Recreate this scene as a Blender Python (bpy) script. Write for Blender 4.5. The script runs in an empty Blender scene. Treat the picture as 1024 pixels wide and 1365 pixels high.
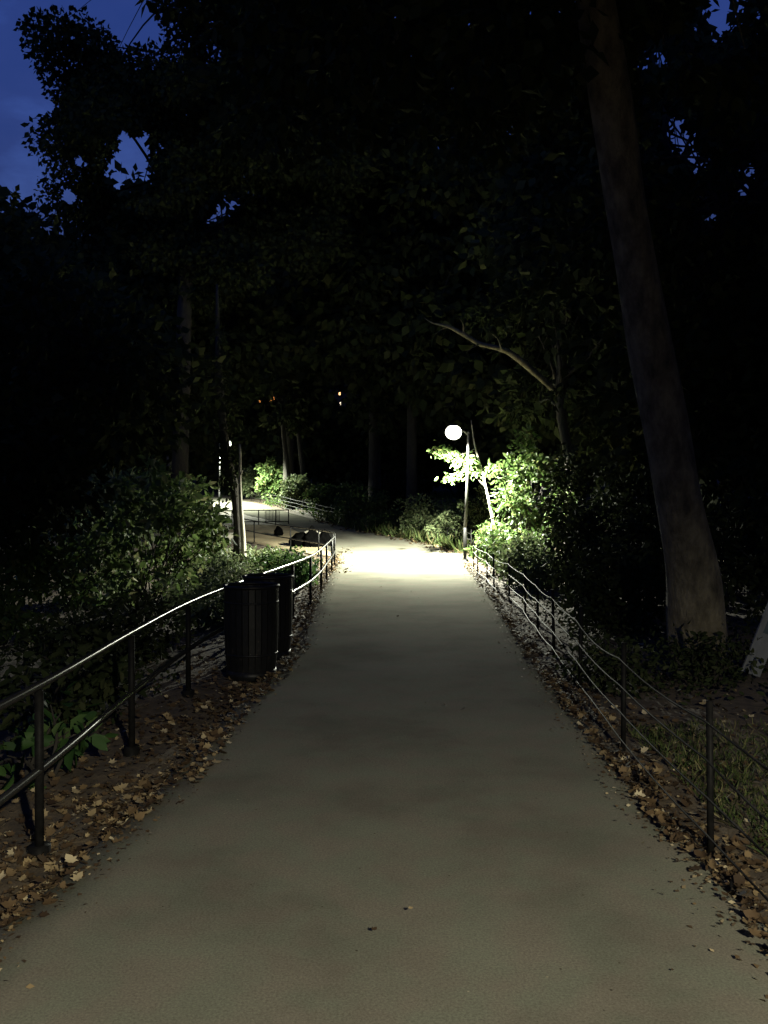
import bpy, math, random
import numpy as np
R = math.radians
S = bpy.context.scene
COL = S.collection
F = 1181.0          # focal length of the photograph in its own pixels
EYE = 1.6

# ------------------------------------------------------------------ terrain
def base_z(y):
    s = y - 28.0
    z = 0.066 * (s + np.sqrt(s * s + 9.0)) / 2.0 - 0.066 * (-28 + math.sqrt(28 * 28 + 9.0)) / 2.0
    t = np.maximum(y - 60.0, 0.0)
    z = z + 0.05 * t
    return np.minimum(z, 9.0)

def sstep(a, b, x):
    t = np.clip((x - a) / (b - a), 0, 1)
    return t * t * (3 - 2 * t)

def ground_z(x, y):
    x = np.asarray(x, float); y = np.asarray(y, float)
    z = base_z(y)
    drop = 0.16 * np.maximum(-2.2 - x, 0.0)
    drop = 0.9 * (1 - np.exp(-drop / 0.9)) * (1 - sstep(17.0, 25.0, y))
    rise = 0.05 * np.maximum(x - 2.9, 0.0)
    rise = 1.5 * (1 - np.exp(-rise / 1.5))
    bump = 0.5 + 0.25 * np.sin(3.1 * x + 1.3 * y) * np.cos(2.3 * y - 0.7 * x) + 0.25 * np.sin(7.7 * x - 5.1 * y + 1.0)
    return z - drop + rise - 0.02 - 0.05 * bump

def gz(x, y):
    return float(ground_z(x, y))

# ------------------------------------------------------------------ materials
def newmat(name):
    m = bpy.data.materials.new(name); m.use_nodes = True
    nt = m.node_tree; nt.nodes.clear()
    out = nt.nodes.new('ShaderNodeOutputMaterial')
    return m, nt, out

def N(nt, typ, **kw):
    n = nt.nodes.new(typ)
    for k, v in kw.items():
        if k in n.inputs: n.inputs[k].default_value = v
        else: setattr(n, k, v)
    return n

def ramp(nt, stops):
    n = nt.nodes.new('ShaderNodeValToRGB')
    el = n.color_ramp.elements
    while len(el) > 1: el.remove(el[-1])
    el[0].position, el[0].color = stops[0][0], (*stops[0][1], 1)
    for p, c in stops[1:]:
        e = el.new(p); e.color = (*c, 1)
    return n

def noise_mat(name, stops, scale, rough=0.9, bump=0.3, detail=8, metallic=0.0, bscale=None, bdist=0.02, stretch=None, spec=0.5):
    m, nt, out = newmat(name)
    L = nt.links.new
    tc = N(nt, 'ShaderNodeTexCoord')
    vec = tc.outputs['Object']
    if stretch:
        mp = N(nt, 'ShaderNodeMapping'); mp.inputs['Scale'].default_value = stretch
        L(vec, mp.inputs['Vector']); vec = mp.outputs['Vector']
    nz = N(nt, 'ShaderNodeTexNoise', Scale=scale, Detail=detail, Roughness=0.65)
    L(vec, nz.inputs['Vector'])
    rp = ramp(nt, stops); L(nz.outputs['Fac'], rp.inputs['Fac'])
    bs = N(nt, 'ShaderNodeBsdfPrincipled', Roughness=rough, Metallic=metallic)
    bs.inputs['Specular IOR Level'].default_value = spec
    L(rp.outputs['Color'], bs.inputs['Base Color'])
    if bump:
        n2 = N(nt, 'ShaderNodeTexNoise', Scale=bscale or scale * 4, Detail=6, Roughness=0.7)
        L(vec, n2.inputs['Vector'])
        b = N(nt, 'ShaderNodeBump', Strength=bump, Distance=bdist)
        L(n2.outputs['Fac'], b.inputs['Height']); L(b.outputs['Normal'], bs.inputs['Normal'])
    L(bs.outputs['BSDF'], out.inputs['Surface'])
    return m

def leaf_mat(name, stops, trans=0.3, rough=0.6, spec=0.15):
    m, nt, out = newmat(name)
    L = nt.links.new
    g = N(nt, 'ShaderNodeNewGeometry')
    rp = ramp(nt, stops); L(g.outputs['Random Per Island'], rp.inputs['Fac'])
    bs = N(nt, 'ShaderNodeBsdfPrincipled', Roughness=rough)
    bs.inputs['Specular IOR Level'].default_value = spec
    L(rp.outputs['Color'], bs.inputs['Base Color'])
    tr = N(nt, 'ShaderNodeBsdfTranslucent'); L(rp.outputs['Color'], tr.inputs['Color'])
    mx = N(nt, 'ShaderNodeMixShader', Fac=trans)
    L(bs.outputs['BSDF'], mx.inputs[1]); L(tr.outputs['BSDF'], mx.inputs[2])
    L(mx.outputs['Shader'], out.inputs['Surface'])
    return m

def path_mat(name, dark, light, tint):
    """worn asphalt: broad damp stains, fine aggregate, a few pale flecks"""
    m, nt, out = newmat(name)
    L = nt.links.new
    tc = N(nt, 'ShaderNodeTexCoord'); v = tc.outputs['Object']
    big = N(nt, 'ShaderNodeTexNoise', Scale=0.9, Detail=5, Roughness=0.6); L(v, big.inputs['Vector'])
    fine = N(nt, 'ShaderNodeTexNoise', Scale=105, Detail=6, Roughness=0.75); L(v, fine.inputs['Vector'])
    r1 = ramp(nt, [(0.22, tuple(.82 * c for c in dark)), (0.4, dark), (0.5, tuple((a + b) / 2 for a, b in zip(dark, light))), (0.72, light)])
    L(big.outputs['Fac'], r1.inputs['Fac'])
    hue = N(nt, 'ShaderNodeTexNoise', Scale=4.5, Detail=3); L(v, hue.inputs['Vector'])
    r3 = ramp(nt, [(0.38, (0.94, 1.0, 0.92)), (0.62, tint)]); L(hue.outputs['Fac'], r3.inputs['Fac'])
    mul = N(nt, 'ShaderNodeMix', data_type='RGBA', blend_type='MULTIPLY'); mul.inputs['Factor'].default_value = 1.0
    L(r1.outputs['Color'], mul.inputs['A']); L(r3.outputs['Color'], mul.inputs['B'])
    r2 = ramp(nt, [(0.32, (0.66, 0.66, 0.66)), (0.5, (1.0, 1.0, 1.0)), (0.68, (1.32, 1.32, 1.3))]); L(fine.outputs['Fac'], r2.inputs['Fac'])
    mul2 = N(nt, 'ShaderNodeMix', data_type='RGBA', blend_type='MULTIPLY'); mul2.inputs['Factor'].default_value = 1.0
    L(mul.outputs['Result'], mul2.inputs['A']); L(r2.outputs['Color'], mul2.inputs['B'])
    vor = N(nt, 'ShaderNodeTexVoronoi', Scale=9.0); L(v, vor.inputs['Vector'])
    fl = ramp(nt, [(0.0, (1, 1, 1)), (0.035, (1, 1, 1)), (0.05, (0, 0, 0))]); L(vor.outputs['Distance'], fl.inputs['Fac'])
    dk = N(nt, 'ShaderNodeMix', data_type='RGBA')
    L(fl.outputs['Color'], dk.inputs['Factor']); L(mul2.outputs['Result'], dk.inputs['A'])
    vcol = ramp(nt, [(0.0, (0.03, 0.025, 0.02)), (0.6, (0.06, 0.05, 0.035)), (0.85, (0.28, 0.25, 0.18))])
    L(vor.outputs['Color'], vcol.inputs['Fac']); L(vcol.outputs['Color'], dk.inputs['B'])
    df = N(nt, 'ShaderNodeBsdfDiffuse', Roughness=0.0); bs = N(nt, 'ShaderNodeBsdfPrincipled', Roughness=0.85)
    L(dk.outputs['Result'], df.inputs['Color']); L(dk.outputs['Result'], bs.inputs['Base Color'])
    b = N(nt, 'ShaderNodeBump', Strength=0.3, Distance=0.004); L(fine.outputs['Fac'], b.inputs['Height'])
    b2 = N(nt, 'ShaderNodeBump', Strength=0.12, Distance=0.03); L(big.outputs['Fac'], b2.inputs['Height'])
    L(b.outputs['Normal'], b2.inputs['Normal']); L(b2.outputs['Normal'], bs.inputs['Normal']); L(b2.outputs['Normal'], df.inputs['Normal'])
    mx = N(nt, 'ShaderNodeMixShader', Fac=0.07)
    L(df.outputs['BSDF'], mx.inputs[1]); L(bs.outputs['BSDF'], mx.inputs[2]); L(mx.outputs['Shader'], out.inputs['Surface'])
    return m

def emit_mat(name, color, strength):
    m, nt, out = newmat(name)
    e = N(nt, 'ShaderNodeEmission', Strength=strength); e.inputs['Color'].default_value = (*color, 1)
    nt.links.new(e.outputs['Emission'], out.inputs['Surface'])
    return m

M = dict(
    soil=noise_mat('soil', [(0.3, (0.024, 0.016, 0.010)), (0.5, (0.06, 0.042, 0.025)), (0.7, (0.11, 0.08, 0.046))], 9, 1.0, 0.8, bscale=30),
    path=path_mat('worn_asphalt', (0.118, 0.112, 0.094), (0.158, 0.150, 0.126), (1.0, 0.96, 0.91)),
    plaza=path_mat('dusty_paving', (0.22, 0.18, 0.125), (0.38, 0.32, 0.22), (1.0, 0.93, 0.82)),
    paint=noise_mat('black_iron_paint', [(0.35, (0.004, 0.004, 0.004)), (0.7, (0.010, 0.0095, 0.009))], 25, 0.55, 0.12, bscale=90, bdist=0.003, spec=0.06),
    binpaint=noise_mat('chipped_bin_enamel', [(0.35, (0.005, 0.005, 0.005)), (0.62, (0.010, 0.0095, 0.009)), (0.72, (0.05, 0.035, 0.025))], 22, 0.45, 0.2, bscale=70, bdist=0.004, spec=0.22),
    rail=noise_mat('glossy_black_handrail', [(0.3, (0.010, 0.010, 0.010)), (0.7, (0.022, 0.021, 0.019))], 30, 0.24, 0.04, bscale=120, bdist=0.002, spec=0.45),
    wire=noise_mat('galvanised_wire', [(0.40, (0.006, 0.006, 0.0055)), (0.54, (0.012, 0.0115, 0.011)), (0.68, (0.04, 0.039, 0.035))], 2.6, 0.65, 0.0, spec=0.2),
    pole=noise_mat('painted_lamp_pole', [(0.3, (0.016, 0.016, 0.015)), (0.7, (0.036, 0.036, 0.033))], 18, 0.45, 0.1, metallic=0.4, bdist=0.003),
    bark=noise_mat('furrowed_bark', [(0.32, (0.035, 0.028, 0.018)), (0.5, (0.13, 0.108, 0.068)), (0.66, (0.22, 0.185, 0.118))], 7, 0.95, 1.0, detail=14, bscale=22, bdist=0.06, stretch=(1, 1, 0.5)),
    palebark=noise_mat('pale_bark', [(0.3, (0.14, 0.125, 0.10)), (0.55, (0.27, 0.25, 0.20)), (0.75, (0.38, 0.36, 0.30))], 5, 0.9, 0.6, bscale=20, bdist=0.02, stretch=(1, 1, 0.3)),
    darkbark=noise_mat('dark_bark', [(0.3, (0.012, 0.010, 0.008)), (0.7, (0.034, 0.029, 0.021))], 6, 0.95, 0.8, bscale=18, bdist=0.04, stretch=(1, 1, 0.4)),
    leaf=leaf_mat('shrub_leaves', [(0.0, (0.035, 0.062, 0.018)), (0.5, (0.06, 0.10, 0.028)), (0.9, (0.10, 0.14, 0.045)), (1.0, (0.17, 0.16, 0.06))]),
    leafpale=leaf_mat('pale_shrub_leaves', [(0.0, (0.06, 0.085, 0.035)), (0.5, (0.10, 0.13, 0.06)), (1.0, (0.18, 0.20, 0.10))]),
    leafgreen=leaf_mat('lamplit_green_leaves', [(0.0, (0.05, 0.085, 0.022)), (0.5, (0.11, 0.165, 0.05)), (0.85, (0.18, 0.23, 0.085)), (1.0, (0.28, 0.27, 0.13))]),  # leaf colour raised to carry lamplight on the left shrubs
    leafdark=leaf_mat('shaded_leaves', [(0.0, (0.013, 0.018, 0.008)), (0.6, (0.023, 0.031, 0.013)), (1.0, (0.038, 0.042, 0.02))], 0.12, 0.8, 0.04),  # darker leaf copy; on shrubs and weeds its colour stands in for shade
    leaflime=leaf_mat('broad_green_leaves', [(0.0, (0.02, 0.05, 0.014)), (0.6, (0.04, 0.085, 0.022)), (1.0, (0.08, 0.12, 0.04))], 0.3),
    litter=leaf_mat('dead_leaves', [(0.0, (0.03, 0.019, 0.011)), (0.5, (0.075, 0.048, 0.025)), (0.78, (0.14, 0.097, 0.050)), (0.92, (0.26, 0.20, 0.11)), (1.0, (0.46, 0.39, 0.25))], 0.1, 0.75, 0.15),
    grass=leaf_mat('grass_blades', [(0.0, (0.035, 0.055, 0.015)), (0.6, (0.06, 0.085, 0.025)), (1.0, (0.15, 0.13, 0.06))], 0.2),
    bag=noise_mat('black_plastic_sheet', [(0.3, (0.001, 0.001, 0.001)), (0.7, (0.002, 0.002, 0.002))], 8, 0.6, 0.6, bscale=14, bdist=0.03, spec=0.0),
    stone=noise_mat('pale_stone', [(0.3, (0.22, 0.2, 0.16)), (0.7, (0.42, 0.39, 0.32))], 9, 0.9, 0.6),
    board=noise_mat('weathered_board', [(0.3, (0.05, 0.053, 0.058)), (0.55, (0.12, 0.125, 0.135)), (0.75, (0.065, 0.066, 0.068))], 4, 0.85, 0.4, stretch=(1, 1, 0.25)),
    stain=noise_mat('blue_grey_paint', [(0.3, (0.035, 0.05, 0.06)), (0.7, (0.06, 0.085, 0.10))], 9, 0.8, 0.3),
    brick=noise_mat('dark_brick', [(0.3, (0.05, 0.035, 0.028)), (0.7, (0.09, 0.06, 0.045))], 3, 0.9, 0.2),
    lens_far=emit_mat('lamp_glow_white', (1.0, 1.0, 0.80), 14),
    lens_bend=emit_mat('lamp_glow_green_white', (0.93, 1.0, 0.78), 8),
    lens_near=emit_mat('lamp_glow_warm', (1.0, 0.92, 0.66), 6),
    win_orange=emit_mat('window_glow_orange', (1.0, 0.36, 0.08), 1.1),
    win_warm=emit_mat('window_glow_warm', (1.0, 0.55, 0.22), 2.2),
    win_white=emit_mat('window_glow_white', (1.0, 0.82, 0.6), 1.6),
)

# ------------------------------------------------------------------ mesh tools
class MB:
    def __init__(s): s.v = []; s.f = []
    def add(s, verts, faces):
        o = len(s.v); s.v += [tuple(map(float, p)) for p in verts]
        s.f += [tuple(o + i for i in f) for f in faces]; return s
    def box(s, c, d, rot=None):
        pts = []
        for sx in (-.5, .5):
            for sy in (-.5, .5):
                for sz in (-.5, .5):
                    p = np.array([sx * d[0], sy * d[1], sz * d[2]])
                    if rot is not None: p = rot @ p
                    pts.append(p + np.array(c))
        return s.add(pts, [(0, 1, 3, 2), (4, 6, 7, 5), (0, 4, 5, 1), (2, 3, 7, 6), (0, 2, 6, 4), (1, 5, 7, 3)])
    def tube(s, pts, rad, n=8, wob=0.0, seed=0, smoothn=0, cap=True):
        pts = np.array(pts, float); rad = np.broadcast_to(np.array(rad, float), (len(pts),)).copy()
        if smoothn: pts, rad = smooth_line(pts, smoothn, rad)
        rng = np.random.default_rng(seed)
        k = len(pts); T = np.gradient(pts, axis=0)
        T /= np.linalg.norm(T, axis=1)[:, None] + 1e-9
        ref = np.array([0, 0, 1.0]) if abs(T[:, 2]).mean() < 0.8 else np.array([0, 1.0, 0])
        vs = []
        ph = rng.uniform(0, 6.28, 4)
        for i in range(k):
            a = np.cross(T[i], ref); a /= np.linalg.norm(a) + 1e-9
            b = np.cross(T[i], a)
            for j in range(n):
                t = 2 * math.pi * j / n
                r = rad[i]
                if wob: r *= 1 + wob * (math.sin(2 * t + ph[0] + i * .35) * .5 + math.sin(3 * t + ph[1] - i * .22) * .35 + math.sin(5 * t + ph[2] + i * .6) * .25)
                vs.append(pts[i] + r * (math.cos(t) * a + math.sin(t) * b))
        fs = [(i * n + j, i * n + (j + 1) % n, (i + 1) * n + (j + 1) % n, (i + 1) * n + j) for i in range(k - 1) for j in range(n)]
        if cap: fs += [tuple(range(n))[::-1], tuple((k - 1) * n + j for j in range(n))]
        return s.add(vs, fs)
    def lathe(s, c, prof, n=24, sq=(1, 1)):
        vs = []
        for r, z in prof:
            for j in range(n):
                t = 2 * math.pi * j / n
                vs.append((c[0] + r * math.cos(t) * sq[0], c[1] + r * math.sin(t) * sq[1], c[2] + z))
        k = len(prof)
        fs = [(i * n + j, i * n + (j + 1) % n, (i + 1) * n + (j + 1) % n, (i + 1) * n + j) for i in range(k - 1) for j in range(n)]
        return s.add(vs, fs)
    def build(s, name, mat, parent=None, smooth=True):
        me = bpy.data.meshes.new(name); me.from_pydata(s.v, [], s.f); me.update()
        if smooth: me.polygons.foreach_set('use_smooth', [True] * len(me.polygons))
        return link(name, me, mat, parent)

def link(name, me, mat, parent=None):
    me.materials.append(mat)
    o = bpy.data.objects.new(name, me); COL.objects.link(o)
    if parent is not None:
        o.parent = parent
        w = parent
        off = np.zeros(3)
        while w is not None:
            off += np.array(w.location); w = w.parent
        o.location = (-off[0], -off[1], -off[2])     # meshes are written in world metres
    return o

def smooth_line(pts, n, rad=None):
    pts = np.array(pts, float)
    P = np.vstack([2 * pts[0] - pts[1], pts, 2 * pts[-1] - pts[-2]])
    out, ro = [], []
    for i in range(1, len(P) - 2):
        for q in range(n):
            t = q / n
            out.append(0.5 * (2 * P[i] + (P[i + 1] - P[i - 1]) * t + (2 * P[i - 1] - 5 * P[i] + 4 * P[i + 1] - P[i + 2]) * t * t + (-P[i - 1] + 3 * P[i] - 3 * P[i + 1] + P[i + 2]) * t ** 3))
            if rad is not None: ro.append(rad[i - 1] * (1 - t) + rad[i] * t)
    out.append(pts[-1])
    if rad is None: return np.array(out)
    ro.append(rad[-1]); return np.array(out), np.array(ro)

def empty(name, loc, label, cat, group=None):
    o = bpy.data.objects.new(name, None); COL.objects.link(o)
    o.empty_display_size = 0.2
    o.location = loc; tag(o, label, cat, group); return o

def tag(o, label=None, cat=None, group=None, kind=None):
    if label: o['label'] = label
    if cat: o['category'] = cat
    if group: o['group'] = group
    if kind: o['kind'] = kind
    return o

# ------------------------------------------------------------------ leaves
SHAPES = {
    'quad': (np.array([(0, 0, 0), (.45, .34, .05), (1, 0, -.06), (.45, -.34, .05)]), [(0, 3, 2, 1)]),
    'oval': (np.array([(0, 0, 0), (.3, .25, .07), (.7, .2, .03), (1, 0, -.1), (.7, -.2, .03), (.3, -.25, .07)]), [(0, 3, 2, 1), (0, 5, 4, 3)]),
    'maple': (np.array([(0, 0, 0), (.10, .20, .05), (.04, .42, .20), (.30, .27, .06), (.46, .54, .26), (.60, .28, .05), (.74, .30, .12), (1.05, .05, .26),
                        (.72, -.28, .10), (.58, -.27, .04), (.42, -.50, .20), (.30, -.28, .06), (.02, -.38, .10), (.12, -.18, .05), (.4, 0, -.04)]),
              [(14, i, (i + 1) % 14) for i in range(14)]),
    'blade': (np.array([(0, .04, 0), (0, -.04, 0), (.55, -.03, .0), (1, 0, -.12), (.55, .03, 0)]), [(0, 1, 2, 3, 4)]),
}

def leaf_mesh(name, P, X, size, mat, parent=None, shape='quad', roll=None, rng=None, kind=None):
    """P: leaf bases, X: unit leaf directions, size per leaf -> ONE mesh"""
    n = len(P)
    base, faces = SHAPES[shape]
    rnd = rng.normal(size=(n, 3))
    Y = np.cross(X, rnd) if roll is None else np.cross(roll + 0.25 * rnd, X)
    Y /= np.linalg.norm(Y, axis=1)[:, None] + 1e-9
    Z = np.cross(X, Y)
    V = P[:, None, :] + size[:, None, None] * (base[None, :, 0:1] * X[:, None, :] + base[None, :, 1:2] * Y[:, None, :] + base[None, :, 2:3] * Z[:, None, :] * rng.uniform(.3, 2.0, (n, 1, 1)) * (.55 if shape == 'maple' else 1))
    nb = len(base)
    fl = np.concatenate([np.array(f) for f in faces]); tot = np.array([len(f) for f in faces])
    loops = (np.arange(n)[:, None] * nb + fl[None, :]).ravel().astype(np.int32)
    starts = np.concatenate([[0], np.cumsum(np.tile(tot, n))[:-1]]).astype(np.int32)
    me = bpy.data.meshes.new(name)
    me.vertices.add(n * nb); me.vertices.foreach_set('co', V.reshape(-1).astype(np.float32))
    me.loops.add(len(loops)); me.loops.foreach_set('vertex_index', loops)
    me.polygons.add(len(starts)); me.polygons.foreach_set('loop_start', starts)
    me.update(calc_edges=True); me.validate()
    return link(name, me, mat, parent)

GAPS = []     # camera rays cleared of leaves so windows and sky show: (point, point, radius)
def open_mask(P):
    keep = np.ones(len(P), bool)
    for a, b, r, t0 in GAPS:
        d = b - a; L = np.linalg.norm(d); d = d / L
        w = P - a; t = w @ d
        dist = np.linalg.norm(w - t[:, None] * d, axis=1)
        keep &= ~((dist < r) & (t > t0) & (t < L))
    return keep

def clump_leaves(C, rad, per, rng, flat=0.7, droop=0.5):
    """leaf points and directions in many little clumps; C centres, rad radii"""
    C = np.array(C); rad = np.array(rad)
    w = rad ** 2; cnt = np.maximum((w / w.mean() * per).astype(int), 3)
    idx = np.repeat(np.arange(len(C)), cnt); n = len(idx)
    d = rng.normal(size=(n, 3)); d /= np.linalg.norm(d, axis=1)[:, None]
    u = rng.uniform(0, 1, n) ** 0.45
    off = d * (u * rad[idx])[:, None]; off[:, 2] *= flat
    P = C[idx] + off
    X = d * .7 + rng.normal(size=(n, 3)) * .6; X[:, 2] -= droop
    X /= np.linalg.norm(X, axis=1)[:, None]
    return P, X

def shell_points(c, r, n, rng, inner=0.35, hollow=0.0):
    d = rng.normal(size=(n, 3)); d /= np.linalg.norm(d, axis=1)[:, None]
    u = (inner + (1 - inner) * rng.uniform(0, 1, n) ** 0.6)
    return np.array(c) + d * u[:, None] * np.array(r)

def tree(label, trunk, trad, crown_c, crown_r, nclump, per, lsize, seed, clump_r=(0.9, 1.7), bark='darkbark', leaf='leafdark',
         name='tree', group=None, shape='quad', keep=None, extra=None, limb_from=0.45, cat='tree', sides=10, wob=0.12, holes=None):
    rng = np.random.default_rng(seed)
    b = trunk[0]
    t = empty(name, (b[0], b[1], b[2]), label, cat, group)
    mb = MB(); mb.tube(trunk, trad, sides, wob=wob, seed=seed, smoothn=7)
    pts, rad = smooth_line(trunk, 7, np.array(trad, float))
    C = shell_points(crown_c, crown_r, nclump, rng)
    if keep is not None: C = C[[bool(keep(*p)) for p in C]]
    cr = rng.uniform(*clump_r, len(C))
    lo = int(len(pts) * limb_from)
    for i, c in enumerate(C):
        if rng.uniform() < 0.55 or i < 12:
            k = int(rng.integers(lo, len(pts) - 1)); s0 = pts[k]
            mid = (s0 * .45 + c * .55) + rng.normal(size=3) * .25; mid[2] += .12 * np.linalg.norm(c - s0)
            r0 = min(rad[k] * .5, .03 + .012 * np.linalg.norm(c - s0))
            mb.tube([s0, (s0 + mid) / 2 + rng.normal(size=3) * .12, mid, c], [r0, r0 * .75, r0 * .5, r0 * .15], 5, smoothn=3, cap=False)
    mb.build('trunk', M[bark], t)
    P, X = clump_leaves(C, cr, per, rng)
    m = open_mask(P)
    if holes:
        for h, hr in holes: m &= np.linalg.norm(P - np.array(h), axis=1) > hr
    P, X = P[m], X[m]
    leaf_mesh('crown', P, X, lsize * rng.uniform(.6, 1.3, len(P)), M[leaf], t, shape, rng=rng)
    return t

def shrub(label, x, y, rx, ry, h, nclump, per, lsize, seed, leaf='leaf', group=None, clump_r=(.14, .34), z0=0.12, lean=(0, 0), shape='oval',
          name='shrub', stems=7, cat='shrub', bark='darkbark'):
    rng = np.random.default_rng(seed)
    g = gz(x, y)
    t = empty(name, (x, y, g), label, cat, group)
    C = shell_points((x + lean[0], y + lean[1], g + h * .52), (rx, ry, h * .5), nclump, rng, .3)
    C[:, 2] = np.maximum(C[:, 2], ground_z(C[:, 0], C[:, 1]) + z0)
    cr = rng.uniform(*clump_r, len(C))
    mb = MB()
    order = rng.permutation(len(C))[:max(stems * 3, 8)]
    for q, i in enumerate(order):
        a = rng.uniform(0, 6.28); r0 = rng.uniform(0, .25) * min(rx, ry)
        s0 = np.array([x + r0 * math.cos(a), y + r0 * math.sin(a), g - .05]); c = C[i]
        mid = s0 * .5 + c * .5 + np.array([rng.normal() * .06, rng.normal() * .06, .1 * h])
        mb.tube([s0, mid, c], [.016, .011, .004], 5, smoothn=4, cap=False)
    mb.build('stem', M[bark], t)
    P, X = clump_leaves(C, cr, per, rng, .8, .35)
    leaf_mesh('foliage', P, X, lsize * rng.uniform(.55, 1.35, len(P)), M[leaf], t, shape, rng=rng)
    return t

# ------------------------------------------------------------------ world: dusk
SUN_EL, SUN_ROT = R(-3.2), R(200)
w = bpy.data.worlds.new('World'); S.world = w; w.use_nodes = True
nt = w.node_tree; nt.nodes.clear(); L = nt.links.new
out = N(nt, 'ShaderNodeOutputWorld'); bg = N(nt, 'ShaderNodeBackground', Strength=0.62)
sky = N(nt, 'ShaderNodeTexSky'); sky.sky_type = 'NISHITA'; sky.sun_disc = False
sky.sun_elevation = SUN_EL; sky.sun_rotation = SUN_ROT
tc = N(nt, 'ShaderNodeTexCoord')
mp = N(nt, 'ShaderNodeMapping'); mp.inputs['Scale'].default_value = (1.0, 1.0, 2.6); mp.inputs['Location'].default_value = (0.2, 0.0, 0.9); L(tc.outputs['Generated'], mp.inputs['Vector'])
cn = N(nt, 'ShaderNodeTexNoise', Scale=3.4, Detail=7, Roughness=0.58); L(mp.outputs['Vector'], cn.inputs['Vector'])
cr = ramp(nt, [(0.38, (0.72, 1.65, 5.9)), (0.54, (0.95, 1.9, 6.4)), (0.70, (1.7, 3.6, 11.0))]); L(cn.outputs['Fac'], cr.inputs['Fac'])
mul = N(nt, 'ShaderNodeMix', data_type='RGBA', blend_type='MULTIPLY'); mul.inputs['Factor'].default_value = 1.0
L(sky.outputs['Color'], mul.inputs['A']); L(cr.outputs['Color'], mul.inputs['B'])
L(mul.outputs['Result'], bg.inputs['Color']); L(bg.outputs['Background'], out.inputs['Surface'])
SKYBG = bg

# ------------------------------------------------------------------ camera
cd = bpy.data.cameras.new('camera'); cam = bpy.data.objects.new('camera', cd); COL.objects.link(cam)
cd.sensor_fit = 'VERTICAL'; cd.sensor_height = 36.0; cd.lens = 36.0 * F / 1365.0
cd.clip_start = 0.05; cd.clip_end = 2000
cam.location = (0, 0, EYE); cam.rotation_euler = (R(90) - math.atan(11.5 / F), 0, 0)
S.camera = cam

def at(px, py, y):
    return np.array([(px - 512) / F * y, y, EYE + (671 - py) / F * y])

# ------------------------------------------------------------------ ground
xs = np.unique(np.round(np.concatenate([np.arange(-7, 8, .14), np.linspace(-30, 30, 90), np.linspace(-400, 400, 50)]), 3))
ys = np.unique(np.round(np.concatenate([np.arange(1, 12, .14), np.linspace(-20, 70, 200), np.linspace(-100, 500, 70)]), 3))
GX, GY = np.meshgrid(xs, ys); GZ = ground_z(GX, GY)
nx, ny = len(xs), len(ys)
me = bpy.data.meshes.new('ground')
me.from_pydata(np.stack([GX, GY, GZ], -1).reshape(-1, 3).tolist(), [], [(j * nx + i, j * nx + i + 1, (j + 1) * nx + i + 1, (j + 1) * nx + i) for j in range(ny - 1) for i in range(nx - 1)])
me.polygons.foreach_set('use_smooth', [True] * len(me.polygons))
tag(link('ground', me, M['soil']), kind='structure')

def ribbon(name, left, right, mat, lift, across=10, along=10, ragged=0.0, seed=0, drop=0.05):
    A = smooth_line([(*p, 0) for p in left], along); B = smooth_line([(*p, 0) for p in right], along)
    rng = np.random.default_rng(seed)
    k = len(A); vs = []; fs = []
    ja = np.convolve(rng.normal(size=k + 4), np.ones(3) / 3, 'same')[:k] * ragged
    jb = np.convolve(rng.normal(size=k + 4), np.ones(3) / 3, 'same')[:k] * ragged
    for i in range(k):
        d = B[i] - A[i]; d /= np.linalg.norm(d) + 1e-9
        a, b = A[i] + d * ja[i], B[i] + d * jb[i]
        row = [a + (b - a) * t / across for t in range(across + 1)]
        row = [a - d * .03] + row + [b + d * .03]
        for q, p in enumerate(row):
            z = float(base_z(p[1])) + lift - (drop if q in (0, len(row) - 1) else 0)
            vs.append((p[0], p[1], z))
    m = across + 3
    fs = [(i * m + j, i * m + j + 1, (i + 1) * m + j + 1, (i + 1) * m + j) for i in range(k - 1) for j in range(m - 1)]
    mb = MB(); mb.add(vs, fs)
    return tag(mb.build(name, mat), kind='structure')

PL = [(-1.35, -14), (-1.4, -5), (-1.47, 0), (-1.45, 3.1), (-1.27, 4.7), (-1.2, 6.2), (-1.1, 8.2), (-1.0, 10), (-1.1, 14), (-1.2, 19), (-1.25, 22.5), (-1.35, 25.5), (-2.2, 30.5), (-3.4, 35), (-5.0, 40.2), (-7.6, 45.4), (-11.5, 51), (-18, 58)]
PR = [(1.4, -14), (1.36, -5), (1.43, 0), (1.43, 3.1), (1.41, 4.7), (1.45, 6.8), (1.52, 9), (1.66, 11.5), (1.82, 14.5), (1.98, 19), (2.08, 23), (2.45, 27), (1.1, 31.6), (-.9, 35.4), (-3.0, 40.4), (-5.6, 47), (-9, 55.5), (-15, 64)]
ribbon('path', PL, PR, M['path'], 0.0, 12, 14, 0.03, 3)
ribbon('plaza', [(-1.0, 25.2), (-2.9, 28.2), (-4.6, 31.0), (-6.6, 34.2), (-9.5, 38)], [(-1.9, 31.0), (-3.2, 35.2), (-4.6, 38.0), (-7.5, 38.3), (-10.5, 40)], M['plaza'], -0.006, 10, 8, 0.05, 5)

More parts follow.
